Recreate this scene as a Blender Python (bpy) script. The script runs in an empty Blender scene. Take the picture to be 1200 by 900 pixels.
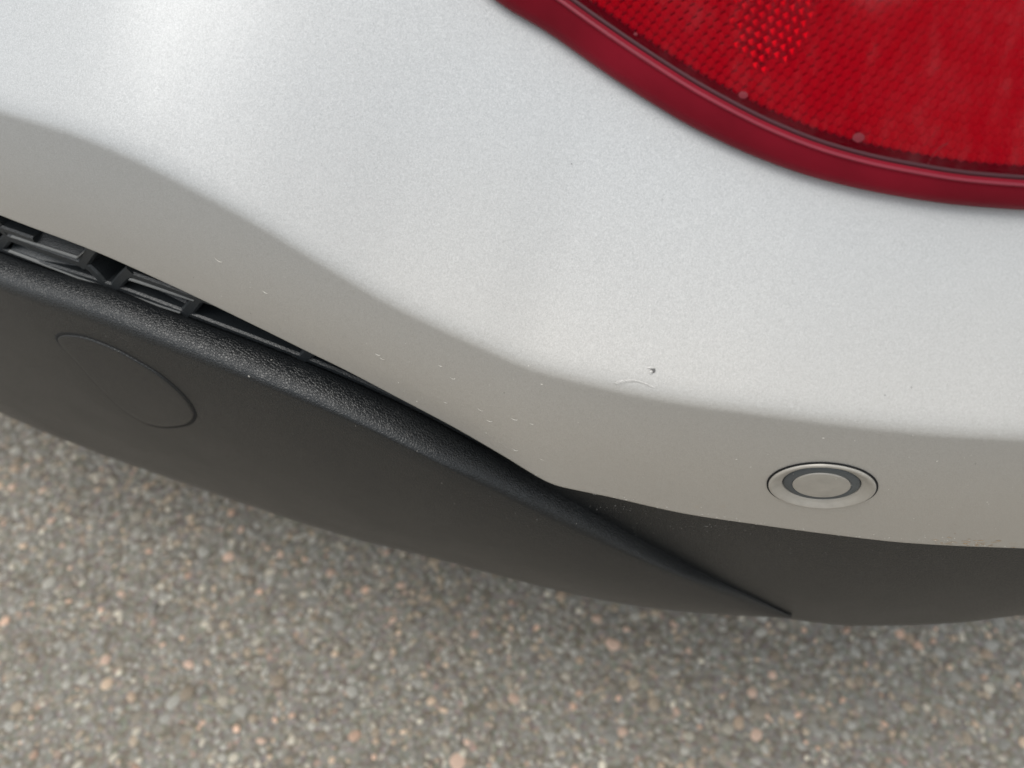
import bpy, bmesh, math, random
import numpy as np
from mathutils import Vector, Matrix
from mathutils.bvhtree import BVHTree

R = math.radians
rng = np.random.default_rng(7)
random.seed(7)
scn = bpy.context.scene

# ------------------------------------------------------------------ camera
CAM = np.array([0.0, 0.0, 0.72])
PITCH = 50.0
FPX = 1000.0                                   # focal length in pixels of the 1200 px wide photograph
cam_d = bpy.data.cameras.new('camera')
cam = bpy.data.objects.new('camera', cam_d)
scn.collection.objects.link(cam)
cam.location = CAM
cam.rotation_euler = (R(90 - PITCH), 0, 0)
cam_d.sensor_width = 36
cam_d.lens = 36 * FPX / 1200
cam_d.clip_start = 0.01
cam_d.clip_end = 800
cam_d.dof.use_dof = True
cam_d.dof.focus_distance = 0.262
cam_d.dof.aperture_fstop = 11.0
cam_d.dof.aperture_blades = 0
scn.camera = cam

# ------------------------------------------------------------------ sky, sun, exposure
SUN_EL, SUN_AZ = 63.0, 250.0                    # azimuth clockwise from +y
world = bpy.data.worlds.new('World')
scn.world = world
world.use_nodes = True
wn = world.node_tree.nodes; wl = world.node_tree.links
wn.clear()
sky = wn.new('ShaderNodeTexSky'); sky.sky_type = 'NISHITA'; sky.sun_disc = False
sky.sun_elevation = R(SUN_EL); sky.sun_rotation = R(SUN_AZ)
sky.dust_density = 1.0
hsv = wn.new('ShaderNodeHueSaturation'); hsv.inputs['Saturation'].default_value = 0.6     # thin blue between the clouds
hsv.inputs['Value'].default_value = 1.0
wl.new(sky.outputs[0], hsv.inputs['Color'])
cloud = wn.new('ShaderNodeRGB'); cloud.outputs[0].default_value = (4.45, 4.65, 4.75, 1)        # even high cloud
tcw = wn.new('ShaderNodeTexCoord')
nz = wn.new('ShaderNodeTexNoise'); nz.inputs['Scale'].default_value = 1.8; nz.inputs['Detail'].default_value = 4
wl.new(tcw.outputs['Generated'], nz.inputs['Vector'])
rmp = wn.new('ShaderNodeMapRange'); rmp.inputs['From Min'].default_value = 0.35; rmp.inputs['From Max'].default_value = 0.6
rmp.inputs['To Min'].default_value = 0.68; rmp.inputs['To Max'].default_value = 0.95
wl.new(nz.outputs['Fac'], rmp.inputs['Value'])
mixw = wn.new('ShaderNodeMixRGB')
wl.new(rmp.outputs[0], mixw.inputs['Fac']); wl.new(hsv.outputs[0], mixw.inputs[1]); wl.new(cloud.outputs[0], mixw.inputs[2])
bg = wn.new('ShaderNodeBackground'); bg.inputs['Strength'].default_value = 0.17
wl.new(mixw.outputs[0], bg.inputs['Color'])
wo = wn.new('ShaderNodeOutputWorld'); wl.new(bg.outputs[0], wo.inputs[0])

sun_d = bpy.data.lights.new('sun', 'SUN')
sun_d.energy = 1.3; sun_d.angle = R(30); sun_d.color = (1.0, 0.97, 0.92)
sun = bpy.data.objects.new('sun', sun_d); scn.collection.objects.link(sun)
sdir = Vector((math.sin(R(SUN_AZ)) * math.cos(R(SUN_EL)), math.cos(R(SUN_AZ)) * math.cos(R(SUN_EL)), math.sin(R(SUN_EL))))
sun.rotation_euler = sdir.to_track_quat('Z', 'Y').to_euler()
scn.view_settings.view_transform = 'Standard'
scn.view_settings.look = 'None'
scn.view_settings.exposure = 0.56
scn.view_settings.gamma = 1.0
scn.render.engine = 'CYCLES'
scn.cycles.use_denoising = True
scn.cycles.max_bounces = 10
scn.cycles.transparent_max_bounces = 12

# ------------------------------------------------------------------ materials
class NT:
    def __init__(s, name):
        s.m = bpy.data.materials.new(name); s.m.use_nodes = True
        s.t = s.m.node_tree; s.n = s.t.nodes; s.l = s.t.links
        s.b = s.n['Principled BSDF']; s.out = s.n['Material Output']
        s.tc = s.n.new('ShaderNodeTexCoord')
    def node(s, k, **kw):
        n = s.n.new(k)
        for a, v in kw.items(): setattr(n, a, v)
        return n
    def noise(s, scale, detail=3, rough=0.5, vec=None):
        n = s.node('ShaderNodeTexNoise'); n.inputs['Scale'].default_value = scale
        n.inputs['Detail'].default_value = detail; n.inputs['Roughness'].default_value = rough
        s.l.new(vec or s.tc.outputs['Object'], n.inputs['Vector']); return n
    def voro(s, scale, feature='F1'):
        n = s.node('ShaderNodeTexVoronoi', feature=feature); n.inputs['Scale'].default_value = scale
        s.l.new(s.tc.outputs['Object'], n.inputs['Vector']); return n
    def ramp(s, fac, stops):
        n = s.node('ShaderNodeValToRGB'); e = n.color_ramp.elements
        while len(e) < len(stops): e.new(0.5)
        for q, (p, c) in zip(e, stops):
            q.position = p; q.color = (*c, 1) if len(c) == 3 else c
        s.l.new(fac, n.inputs['Fac']); return n
    def mix(s, fac, a, b, blend='MIX'):
        n = s.node('ShaderNodeMixRGB', blend_type=blend)
        for i, v in ((0, fac), (1, a), (2, b)):
            if hasattr(v, 'links'): s.l.new(v, n.inputs[i])
            elif i == 0: n.inputs[0].default_value = v
            else: n.inputs[i].default_value = (*v, 1)
        return n
    def bump(s, h, strength, dist, prev=None):
        n = s.node('ShaderNodeBump'); n.inputs['Strength'].default_value = strength; n.inputs['Distance'].default_value = dist
        s.l.new(h, n.inputs['Height'])
        if prev: s.l.new(prev.outputs[0], n.inputs['Normal'])
        return n
    def set(s, **kw):
        for k, v in kw.items():
            i = s.b.inputs[k.replace('_', ' ')]
            if hasattr(v, 'links'): s.l.new(v, i)
            else: i.default_value = (*v, 1) if isinstance(v, tuple) and len(v) == 3 else v
        return s

def simple(name, col, rough=0.5, metal=0.0, var=0.15, scale=40):
    t = NT(name)
    n = t.noise(scale, 4)
    d = tuple(c * (1 - var) for c in col); u = tuple(min(1, c * (1 + var)) for c in col)
    r = t.ramp(n.outputs['Fac'], [(0.3, d), (0.7, u)])
    t.set(Base_Color=r.outputs[0], Roughness=rough, Metallic=metal)
    return t.m

def make_paint():
    t = NT('silver_paint')
    v = t.voro(5200)                                          # metallic flakes
    fl = t.ramp(v.outputs['Color'], [(0.0, (0.37, 0.374, 0.376)), (1.0, (0.49, 0.495, 0.498))])
    big = t.noise(9, 3)
    dust = t.ramp(big.outputs['Fac'], [(0.35, (0, 0, 0)), (0.75, (0.10, 0.10, 0.10))])
    col = t.mix(dust.outputs[0], fl.outputs[0], (0.50, 0.46, 0.40))
    # dried mud film just above the lower lip
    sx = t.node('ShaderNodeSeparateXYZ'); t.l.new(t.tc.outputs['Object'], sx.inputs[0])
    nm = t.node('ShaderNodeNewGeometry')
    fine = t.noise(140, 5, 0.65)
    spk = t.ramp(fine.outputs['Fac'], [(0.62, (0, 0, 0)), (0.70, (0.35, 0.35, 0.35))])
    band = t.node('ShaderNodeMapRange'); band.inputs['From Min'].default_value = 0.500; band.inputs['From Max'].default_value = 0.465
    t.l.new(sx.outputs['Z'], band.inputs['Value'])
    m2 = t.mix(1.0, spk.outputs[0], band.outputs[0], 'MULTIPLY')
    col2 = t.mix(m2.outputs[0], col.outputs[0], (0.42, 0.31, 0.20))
    tint_mix = t.node('ShaderNodeMapRange', interpolation_type='SMOOTHSTEP'); tint_mix.inputs['From Min'].default_value = 0.60; tint_mix.inputs['From Max'].default_value = 0.50
    tint_mix.inputs['To Max'].default_value = 0.42
    t.l.new(sx.outputs['Z'], tint_mix.inputs['Value'])
    col2 = t.mix(tint_mix.outputs[0], col2.outputs[0], (0.58, 0.495, 0.385))                    # warm ground reflection painted into the lower bumper's colour
    n1 = t.node('ShaderNodeVectorMath', operation='SUBTRACT'); t.l.new(v.outputs['Color'], n1.inputs[0]); n1.inputs[1].default_value = (0.5, 0.5, 0.5)
    n2 = t.node('ShaderNodeVectorMath', operation='SCALE'); t.l.new(n1.outputs[0], n2.inputs[0]); n2.inputs['Scale'].default_value = 0.17
    n3 = t.node('ShaderNodeVectorMath', operation='ADD'); t.l.new(n2.outputs[0], n3.inputs[0]); t.l.new(nm.outputs['Normal'], n3.inputs[1])
    n4 = t.node('ShaderNodeVectorMath', operation='NORMALIZE'); t.l.new(n3.outputs[0], n4.inputs[0])
    rg = t.ramp(big.outputs['Fac'], [(0.3, (0.52, 0.52, 0.52)), (0.7, (0.60, 0.60, 0.60))])
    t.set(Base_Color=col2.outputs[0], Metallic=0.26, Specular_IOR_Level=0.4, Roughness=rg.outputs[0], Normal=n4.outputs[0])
    peel = t.noise(260, 2)
    cb = t.bump(peel.outputs['Fac'], 0.05, 0.0006)
    t.set(Coat_Weight=0.42, Coat_Roughness=0.19)
    t.l.new(cb.outputs[0], t.b.inputs['Coat Normal'])
    return t.m

def make_plastic(name='black_plastic', grain=0.32, base=0.008):
    t = NT(name)
    d = t.noise(520, 2)
    wv = t.node('ShaderNodeVectorMath', operation='SCALE'); t.l.new(d.outputs['Color'], wv.inputs[0]); wv.inputs['Scale'].default_value = 0.0012
    av = t.node('ShaderNodeVectorMath', operation='ADD'); t.l.new(t.tc.outputs['Object'], av.inputs[0]); t.l.new(wv.outputs[0], av.inputs[1])
    v = t.voro(1050, 'DISTANCE_TO_EDGE'); t.l.new(av.outputs[0], v.inputs['Vector'])
    h = t.ramp(v.outputs['Distance'], [(0.0, (0, 0, 0)), (0.22, (1, 1, 1))])
    b = t.bump(h.outputs[0], grain, 0.00035)
    big = t.noise(14, 5, 0.6)
    col = t.ramp(big.outputs['Fac'], [(0.3, (base * .70, base * .84, base * .98)), (0.72, (base * 1.0, base * 1.1, base * 1.14))])
    fine = t.noise(900, 2); sp = t.ramp(fine.outputs['Fac'], [(0.70, (0, 0, 0)), (0.78, (0.12, 0.12, 0.12))])
    c2 = t.mix(sp.outputs[0], col.outputs[0], (0.16, 0.15, 0.13))
    rg = t.ramp(big.outputs['Fac'], [(0.3, (0.33, 0.33, 0.33)), (0.7, (0.41, 0.41, 0.41))])
    t.set(Base_Color=c2.outputs[0], Roughness=rg.outputs[0], Normal=b.outputs[0])
    return t.m

def make_lens():
    t = NT('red_lens')
    t.n.remove(t.b)
    tr = t.node('ShaderNodeBsdfTransparent'); tr.inputs[0].default_value = (1.0, 0.006, 0.085, 1)
    df = t.node('ShaderNodeBsdfDiffuse')
    ns = t.noise(60, 5, 0.7)
    dc = t.ramp(ns.outputs['Fac'], [(0.3, (0.50, 0.005, 0.035)), (0.7, (0.60, 0.010, 0.05))]); t.l.new(dc.outputs[0], df.inputs[0])
    tint_mix = t.node('ShaderNodeMixShader'); tint_mix.inputs[0].default_value = 0.11
    t.l.new(tr.outputs[0], tint_mix.inputs[1]); t.l.new(df.outputs[0], tint_mix.inputs[2])
    gl = t.node('ShaderNodeBsdfGlossy'); gl.inputs['Roughness'].default_value = 0.07
    fr = t.node('ShaderNodeFresnel'); fr.inputs[0].default_value = 1.49
    mx = t.node('ShaderNodeMixShader')
    t.l.new(fr.outputs[0], mx.inputs[0]); t.l.new(tint_mix.outputs[0], mx.inputs[1]); t.l.new(gl.outputs[0], mx.inputs[2])
    t.l.new(mx.outputs[0], t.out.inputs[0])
    return t.m

def make_asphalt():
    t = NT('asphalt')
    n1 = t.noise(3.0, 4, 0.6); n2 = t.noise(240, 4, 0.7)
    base = t.ramp(n1.outputs['Fac'], [(0.3, (0.130, 0.112, 0.088)), (0.7, (0.195, 0.167, 0.128))])
    v = t.voro(190)
    wn_ = t.node('ShaderNodeTexWhiteNoise', noise_dimensions='3D'); t.l.new(v.outputs['Color'], wn_.inputs['Vector'])
    st = t.ramp(wn_.outputs['Value'], [(0.0, (0.23, 0.22, 0.195)), (0.5, (0.31, 0.30, 0.27)), (0.9, (0.39, 0.36, 0.315)), (1.0, (0.55, 0.39, 0.30))])
    mk = t.ramp(v.outputs['Distance'], [(0.50, (1, 1, 1)), (0.74, (0, 0, 0))])
    # chippings are built as pieces near the car; past them the material takes over
    dv = t.node('ShaderNodeVectorMath', operation='DISTANCE'); t.l.new(t.tc.outputs['Object'], dv.inputs[0]); dv.inputs[1].default_value = (-.05, .30, 0)
    far = t.node('ShaderNodeMapRange'); far.inputs['From Min'].default_value = 0.55; far.inputs['From Max'].default_value = 0.95; far.inputs['To Min'].default_value = 0.55
    t.l.new(dv.outputs['Value'], far.inputs['Value'])
    mk2 = t.mix(1.0, mk.outputs[0], far.outputs[0], 'MULTIPLY')
    col = t.mix(mk2.outputs[0], base.outputs[0], st.outputs[0])
    col2 = t.mix(0.35, col.outputs[0], n2.outputs['Color'], 'OVERLAY')
    b = t.bump(n2.outputs['Fac'], 0.7, 0.0015)
    t.set(Base_Color=col2.outputs[0], Roughness=0.85, Normal=b.outputs[0])
    return t.m

def make_stone():
    t = NT('road_stone')
    at = t.node('ShaderNodeAttribute', attribute_name='tint')
    oi = t.node('ShaderNodeObjectInfo')
    n = t.noise(700, 4, 0.65)
    c0 = t.mix(1.0, at.outputs['Color'], oi.outputs['Color'], 'MULTIPLY')
    g = t.ramp(n.outputs['Fac'], [(0.25, (0.62, 0.61, 0.58)), (0.75, (1.25, 1.24, 1.22))])
    c = t.mix(1.0, c0.outputs[0], g.outputs[0], 'MULTIPLY')
    b = t.bump(n.outputs['Fac'], 0.5, 0.0006)
    t.set(Base_Color=c.outputs[0], Roughness=0.55, Normal=b.outputs[0])
    return t.m

MAT = dict(
    paint=make_paint(), plastic=make_plastic(), grille=make_plastic('grille_plastic', 0.15, 0.020),
    cover=make_plastic('cover_plastic', 0.32, 0.0083),
    lens=make_lens(), asphalt=make_asphalt(), stone=make_stone(),
    lamp_rim=simple('lamp_rim_red', (0.19, 0.006, 0.016), 0.24, 0, 0.25, 30),
    reflector=simple('reflector_foil', (0.95, 0.93, 0.93), 0.25, 0.22, 0.04, 20),
    mirror=simple('reflector_mirror', (0.95, 0.95, 0.95), 0.18, 1.0, 0.02, 20),
    gap=simple('dark_gap', (0.003, 0.003, 0.003), 0.9),
    ring=simple('sensor_ring_rubber', (0.085, 0.092, 0.095), 0.6),
    sensor_paint=simple('sensor_paint', (0.46, 0.43, 0.385), 0.50, 0.35, 0.06, 300),
    glass=simple('dark_glass', (0.012, 0.014, 0.015), 0.05),
    tyre=simple('tyre_rubber', (0.025, 0.025, 0.025), 0.75),
    alloy=simple('alloy_rim', (0.55, 0.55, 0.56), 0.3, 0.9, 0.05),
    plate=simple('plate_yellow', (0.70, 0.52, 0.05), 0.4),
    scuff=simple('scuff_dust', (0.80, 0.77, 0.71), 0.7, 0, 0.2, 800),
    mud=simple('dried_mud', (0.42, 0.30, 0.19), 0.9, 0, 0.3, 400),
    chip=simple('bare_chip', (0.11, 0.105, 0.10), 0.6),
    waterspot=simple('dried_water_spot', (0.19, 0.015, 0.025), 0.7),
    bead=simple('lens_edge_bright_red', (0.20, 0.005, 0.02), 0.35),
    dust=simple('grey_dust', (0.30, 0.285, 0.26), 0.8, 0, 0.4, 900),
    groove=simple('lens_groove_red', (0.050, 0.004, 0.009), 0.6),
    straw=simple('dry_straw', (0.42, 0.37, 0.26), 0.7),
)

MAT['lamp_rim'].node_tree.nodes['Principled BSDF'].inputs['Specular IOR Level'].default_value = 0.10
for k_ in ('plastic', 'cover'): MAT[k_].node_tree.nodes['Principled BSDF'].inputs['Specular IOR Level'].default_value = 0.52

# ------------------------------------------------------------------ mesh helpers
def link(o, parent=None):
    scn.collection.objects.link(o)
    if parent: o.parent = parent
    return o

def mesh_obj(name, V, F, mat, parent=None, smooth=True):
    me = bpy.data.meshes.new(name)
    me.from_pydata([tuple(map(float, v)) for v in V], [], [tuple(int(i) for i in f) for f in F])
    if smooth: me.polygons.foreach_set('use_smooth', [True] * len(me.polygons))
    me.materials.append(MAT[mat]); me.update()
    return link(bpy.data.objects.new(name, me), parent)

def grid_faces(nr, nc, base=0, flip=False):
    F = []
    for r in range(nr - 1):
        for c in range(nc - 1):
            a = base + r * nc + c
            q = (a, a + 1, a + nc + 1, a + nc)
            F.append(q[::-1] if flip else q)
    return F

def fix_normals(o):
    bm = bmesh.new(); bm.from_mesh(o.data)
    bmesh.ops.remove_doubles(bm, verts=bm.verts, dist=1e-6)
    bmesh.ops.recalc_face_normals(bm, faces=bm.faces)
    bm.to_mesh(o.data); bm.free()

def pchip(x, y, xi):
    x = np.asarray(x, float); y = np.asarray(y, float); xi = np.asarray(xi, float)
    h = np.diff(x); d = np.diff(y) / h
    m = np.zeros_like(x)
    for i in range(1, len(x) - 1):
        if d[i - 1] * d[i] > 0:
            w1 = 2 * h[i] + h[i - 1]; w2 = h[i] + 2 * h[i - 1]
            m[i] = (w1 + w2) / (w1 / d[i - 1] + w2 / d[i])
    m[0] = d[0]; m[-1] = d[-1]
    xi = np.clip(xi, x[0], x[-1])
    k = np.clip(np.searchsorted(x, xi) - 1, 0, len(x) - 2)
    t = (xi - x[k]) / h[k]
    return ((1 + 2 * t) * (1 - t) ** 2 * y[k] + t * (1 - t) ** 2 * h[k] * m[k] + t * t * (3 - 2 * t) * y[k + 1] + t * t * (t - 1) * h[k] * m[k + 1])

# ------------------------------------------------------------------ the car's plan line and frame
cp, sp_ = math.cos(R(PITCH)), math.sin(R(PITCH))
FWD = np.array([0, cp, -sp_]); UP = np.array([0, sp_, cp])
def ray(px, py):
    return np.array([(px - 600) / FPX, 0, 0]) + FWD + UP * ((450 - py) / FPX)

PHI = R(-30)                                   # heading of the car's lateral axis
SA = 0.70                                      # arc length from the car's middle to the anchor (0, .156)
ANCH = np.array([0.0, 0.156])
_s = np.linspace(0, 1.9, 1901)
_psi = np.interp(_s, [0, 0.3, SA - .19, SA, SA + .047, SA + .135, SA + .21, SA + .29, SA + .47, 1.9], [0, 2, 5, 10, 15.5, 25, 31, 42, 90, 90])
_k = np.ones(41) / 41
_psi = np.convolve(np.pad(_psi, 20, mode='edge'), _k, 'valid')
_ang = PHI + np.radians(_psi)
_M = np.zeros((len(_s), 2))
_M[1:, 0] = np.cumsum(np.cos((_ang[1:] + _ang[:-1]) / 2)) * 0.001
_M[1:, 1] = np.cumsum(np.sin((_ang[1:] + _ang[:-1]) / 2)) * 0.001
_M += ANCH - _M[int(SA * 1000)]
_N = np.stack([-np.sin(_ang), np.cos(_ang)], 1)   # inward
ORG = _M[0].copy()                             # car frame origin: under the middle of the rear bumper
LAT = np.array([math.cos(PHI), math.sin(PHI)]); LON = np.array([-math.sin(PHI), math.cos(PHI)])
def to_local(p):
    p = np.atleast_2d(p); q = p[:, :2] - ORG
    return np.stack([q @ LAT, q @ LON, p[:, 2]], 1)
def to_world(p):
    p = np.atleast_2d(p)
    return np.concatenate([ORG + np.outer(p[:, 0], LAT) + np.outer(p[:, 1], LON), p[:, 2:3]], 1)
_ML = to_local(np.concatenate([_M, np.zeros((len(_M), 1))], 1))[:, :2]
_NL = np.stack([_N @ LAT, _N @ LON], 1)
HALF = _ML[-1, 0]
def P(s, d, z):
    """car-local point at arc length s (negative: other side), d metres inside the plan line, height z"""
    s = np.asarray(s, float); d = np.asarray(d, float); z = np.asarray(z, float)
    a = np.abs(s)
    x = np.interp(a, _s, _ML[:, 0]) + d * np.interp(a, _s, _NL[:, 0])
    y = np.interp(a, _s, _ML[:, 1]) + d * np.interp(a, _s, _NL[:, 1])
    y = y + np.maximum(a - 1.9, 0)
    return np.stack([np.where(s < 0, -x, x), y, z + 0 * x], -1)
def sd(p):
    """arc length and signed depth of a world plan point"""
    q = _M - p[:2]
    i = int(np.argmin((q ** 2).sum(1)))
    i = min(max(i, 1), len(_M) - 2)
    tv = np.array([math.cos(_ang[i]), math.sin(_ang[i])])
    off = p[:2] - _M[i]
    return _s[i] + off @ tv, off @ _N[i]
def wall_hit(px, py, delta):
    """where the pixel's ray meets the upright surface delta metres inside the plan line -> (s, delta, z)"""
    r = ray(px, py); lo, hi = 0.05, 1.2
    for _ in range(40):
        m = (lo + hi) / 2
        if sd((CAM + r * m))[1] < delta: lo = m
        else: hi = m
    p = CAM + r * lo
    return sd(p)[0], delta, p[2]
def curve(pts, deltas):
    """pixel polyline + depth inside the plan line (interpolated over px) -> arrays s, d, z"""
    dx, dy = zip(*deltas)
    return np.array([wall_hit(x, y, float(np.interp(x, dx, dy))) for x, y in pts])
class Feat:
    def __init__(s, arr, left=(), right=()):
        a = np.array(list(left) + [tuple(q) for q in arr] + list(right), float)
        a = a[np.argsort(a[:, 0])]
        keep = [0]
        for i in range(1, len(a)):
            if a[i, 0] - a[keep[-1], 0] > 0.002: keep.append(i)
        s.a = a[keep]
    def d(s, x): return pchip(s.a[:, 0], s.a[:, 1], np.abs(x))
    def z(s, x): return pchip(s.a[:, 0], s.a[:, 2], np.abs(x))

SEND = SA + .47 + .12                           # bumper ends at the rear wheel arch
crease = Feat(curve([(0, 128), (67, 148), (143, 178), (207, 210), (287, 253), (353, 293), (450, 351), (553, 400), (633, 433), (717, 454), (800, 470), (900, 484), (1000, 497), (1100, 507), (1200, 513)], [(0, 0), (1200, 0)]),
              left=[(0, 0, .60), (.25, 0, .598)], right=[(SA + .30, 0, .545), (SEND, 0, .56)])
silver = Feat(curve([(0, 254), (100, 292), (200, 336), (300, 384), (367, 417), (400, 433), (467, 468), (533, 503), (590, 536), (633, 562), (645, 568), (657, 572), (700, 581), (800, 603), (900, 618), (967, 627), (1067, 638), (1200, 644)], [(0, .004), (633, .009), (800, .012), (1200, .013)]),
              left=[(0, .004, .55), (.25, .004, .545)], right=[(SA + .30, .013, .462), (SEND, .013, .47)])
TOP_PX = [(0, 300), (122, 340), (227, 379), (367, 433), (470, 479), (560, 526), (620, 557), (683, 590), (740, 620), (800, 652), (860, 684), (927, 720)]
FRONT_PX = [(0, 340), (100, 376), (200, 413), (300, 450), (400, 490), (500, 537), (600, 587), (700, 635), (800, 677), (870, 704), (929, 721.5)]
BOT_PX = [(0, 484), (110, 529), (250, 578), (400, 627), (527, 659), (653, 692), (720, 706), (800, 717), (860, 721), (931, 723)]
top = Feat(curve(TOP_PX, [(0, .006), (560, .012), (660, .017), (800, .029), (927, .038)]), left=[(0, .006, .525), (.25, .006, .52)])
front = Feat(curve(FRONT_PX, [(0, -.004), (500, .000), (650, .007), (800, .021), (929, .0375)]), left=[(0, -.004, .512), (.25, -.004, .508)])
bottom = Feat(curve(BOT_PX, [(0, .022), (931, .038)]), left=[(0, .022, .30), (.25, .022, .305)])
cbot = Feat(curve([(560, 660), (700, 685), (850, 714), (905, 722), (940, 727.5), (977, 732), (1053, 733), (1133, 729), (1200, 721)], [(560, .052), (850, .046), (940, .040), (1060, .038), (1200, .030)]), right=[(SA + .42, .032, .345), (SEND, .04, .36)])
print('HALF', HALF, 'crease z', crease.a[:, 2].round(3)); print('silver z', silver.a[:, 2].round(3))
print('top', top.a.round(3).tolist()); print('front z', front.a[:, 2].round(3)); print('bottom', bottom.a.round(3).tolist()); print('cbot', cbot.a.round(3).tolist())

def shelf_d(h):                                # depth inside the plan line, h above the crease
    return pchip([0, .02, .05, .09, .14, .25, .40], [0, .021, .050, .084, .108, .122, .130], h)

_sg = np.arange(0, 1.6, .002)
_zs = crease.z(_sg); _zs = np.convolve(np.pad(_zs, 50, mode='edge'), np.hanning(101) / np.hanning(101).sum(), 'valid')
def shelf_z(s, h):                             # the crease's dips fade out up the shelf
    w = np.clip(h / .06, 0, 1); w = w * w * (3 - 2 * w)
    zc = crease.z(s)
    return zc + h + (np.interp(np.abs(s), _sg, _zs) - zc) * w
def shelf_h(s, z):
    hs_ = np.linspace(0, .45, 226)
    return float(np.interp(z, shelf_z(s, hs_), hs_))

def bez(a, b, c, n):
    t = np.linspace(0, 1, n)[:, None]
    a, b, c = map(np.array, (a, b, c))
    return (1 - t) ** 2 * a + 2 * t * (1 - t) * b + t * t * c

def s_cols(a, b, step, fine=((.45, .95),), fstep=.003):
    out = []; x = a
    while x < b - 1e-9:
        out.append(x)
        x += fstep if any(f0 <= abs(x) <= f1 for f0, f1 in fine) else step
    out.append(b)
    return np.array(out)

car = bpy.data.objects.new('parked_car', None)
link(car)
car.location = (ORG[0], ORG[1], 0); car.rotation_euler = (0, 0, PHI)
car['label'] = 'silver car with red tail lamps and black plastic lower bumper parked on asphalt'
car['category'] = 'car'
def mirrored(o):
    c = o.copy(); link(c, o.parent); c.scale = (-1, 1, 1)
    return c
def bvh_of(o):
    return BVHTree.FromPolygons([Vector(v) for v in to_world(np.array([tuple(v.co) for v in o.data.vertices]))], [tuple(p.vertices) for p in o.data.polygons])
def px_hit(bvh, px, py):
    r = Vector(ray(px, py)).normalized()
    h = bvh.ray_cast(Vector(CAM), r)
    if h[0] is None: return None, None
    n = h[1] if h[1].dot(r) < 0 else -h[1]
    return np.array(h[0]), np.array(n)
def nrm_local(n):
    return np.array([n[:2] @ LAT, n[:2] @ LON, n[2]])

# ------------------------------------------------------------------ bumper (painted)
S_S = sd(CAM + ray(962, 570) * .246)[0]
cols = s_cols(-SEND, SEND, .02)
for sg in (1, -1): cols = np.concatenate([cols[np.abs(cols - sg * S_S) > .022], sg * S_S + np.arange(-.021, .0215, .001)])
cols = np.sort(cols)
prof = []
for s in cols:
    zc = float(crease.z(s)); dl, zl = float(silver.d(s)), float(silver.z(s))
    rows = []
    for h in (.19, .165, .14, .12, .10, .085, .07, .06, .05, .042, .034, .026, .019, .013, .009):
        rows.append((float(shelf_d(h)), float(shelf_z(s, h))))
    a = (float(shelf_d(.0044)), float(shelf_z(s, .0044)))
    u = np.array([dl, zl]) - np.array([0, zc]); u /= np.linalg.norm(u)
    b = (u[0] * .0027, zc + u[1] * .0027)
    rows += [tuple(q) for q in bez(a, (0, zc), b, 8)]
    p0 = np.array(b); p1 = np.array([dl, zl]) - u * .0015
    for t in np.linspace(0, 1, 46)[1:]:
        q = p0 + (p1 - p0) * t
        rows.append((q[0] - .0012 * math.sin(math.pi * t), q[1]))
    rows += [tuple(q) for q in bez(p1, (dl, zl), (dl + .0018, zl - .0002), 5)[1:]]
    rows += [(dl + .008, zl + .001), (dl + .016, zl + .004)]
    prof.append(rows)
prof = np.array(prof)                          # cols x rows x 2
nr = prof.shape[1]
V = np.concatenate([P(cols, prof[:, r, 0], prof[:, r, 1]) for r in range(nr)])
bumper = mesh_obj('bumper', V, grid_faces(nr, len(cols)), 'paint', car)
bumper['label'] = 'silver painted bumper skin with creased shelf'
fix_normals(bumper)
BV = bvh_of(bumper)

# parking sensors: one on the seen corner, its twin on the other side
sp_hit, sp_n = px_hit(BV, 962.5, 570)
sc_l = to_local(sp_hit)[0]; sn_l = nrm_local(sp_n)
for sx in (1, -1):
    c = Vector((sc_l[0] * sx, sc_l[1], sc_l[2]))
    bm = bmesh.new(); bm.from_mesh(bumper.data)
    bmesh.ops.delete(bm, geom=[f for f in bm.faces if (f.calc_center_median() - c).length < .0146], context='FACES')
    bm.to_mesh(bumper.data); bm.free()
def lathe(name, profile, mat, parent, M, n=72):
    V = []; F = []
    for r, h in profile:
        for k in range(n):
            a = 2 * math.pi * k / n
            V.append(M @ Vector((r * math.cos(a), r * math.sin(a), h)))
    for i in range(len(profile) - 1):
        for k in range(n):
            F.append((i * n + k, i * n + (k + 1) % n, (i + 1) * n + (k + 1) % n, (i + 1) * n + k))
    o = mesh_obj(name, V, F, mat, parent)
    fix_normals(o)
    return o
Z = Vector(sn_l).normalized(); X = Vector((0, 0, 1)).cross(Z).normalized(); Y = Z.cross(X)
SM = Matrix(((X.x, Y.x, Z.x, sc_l[0]), (X.y, Y.y, Z.y, sc_l[1]), (X.z, Y.z, Z.z, sc_l[2]), (0, 0, 0, 1)))
SM = SM @ Matrix.Scale(.94, 4)
mm = .001
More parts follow.
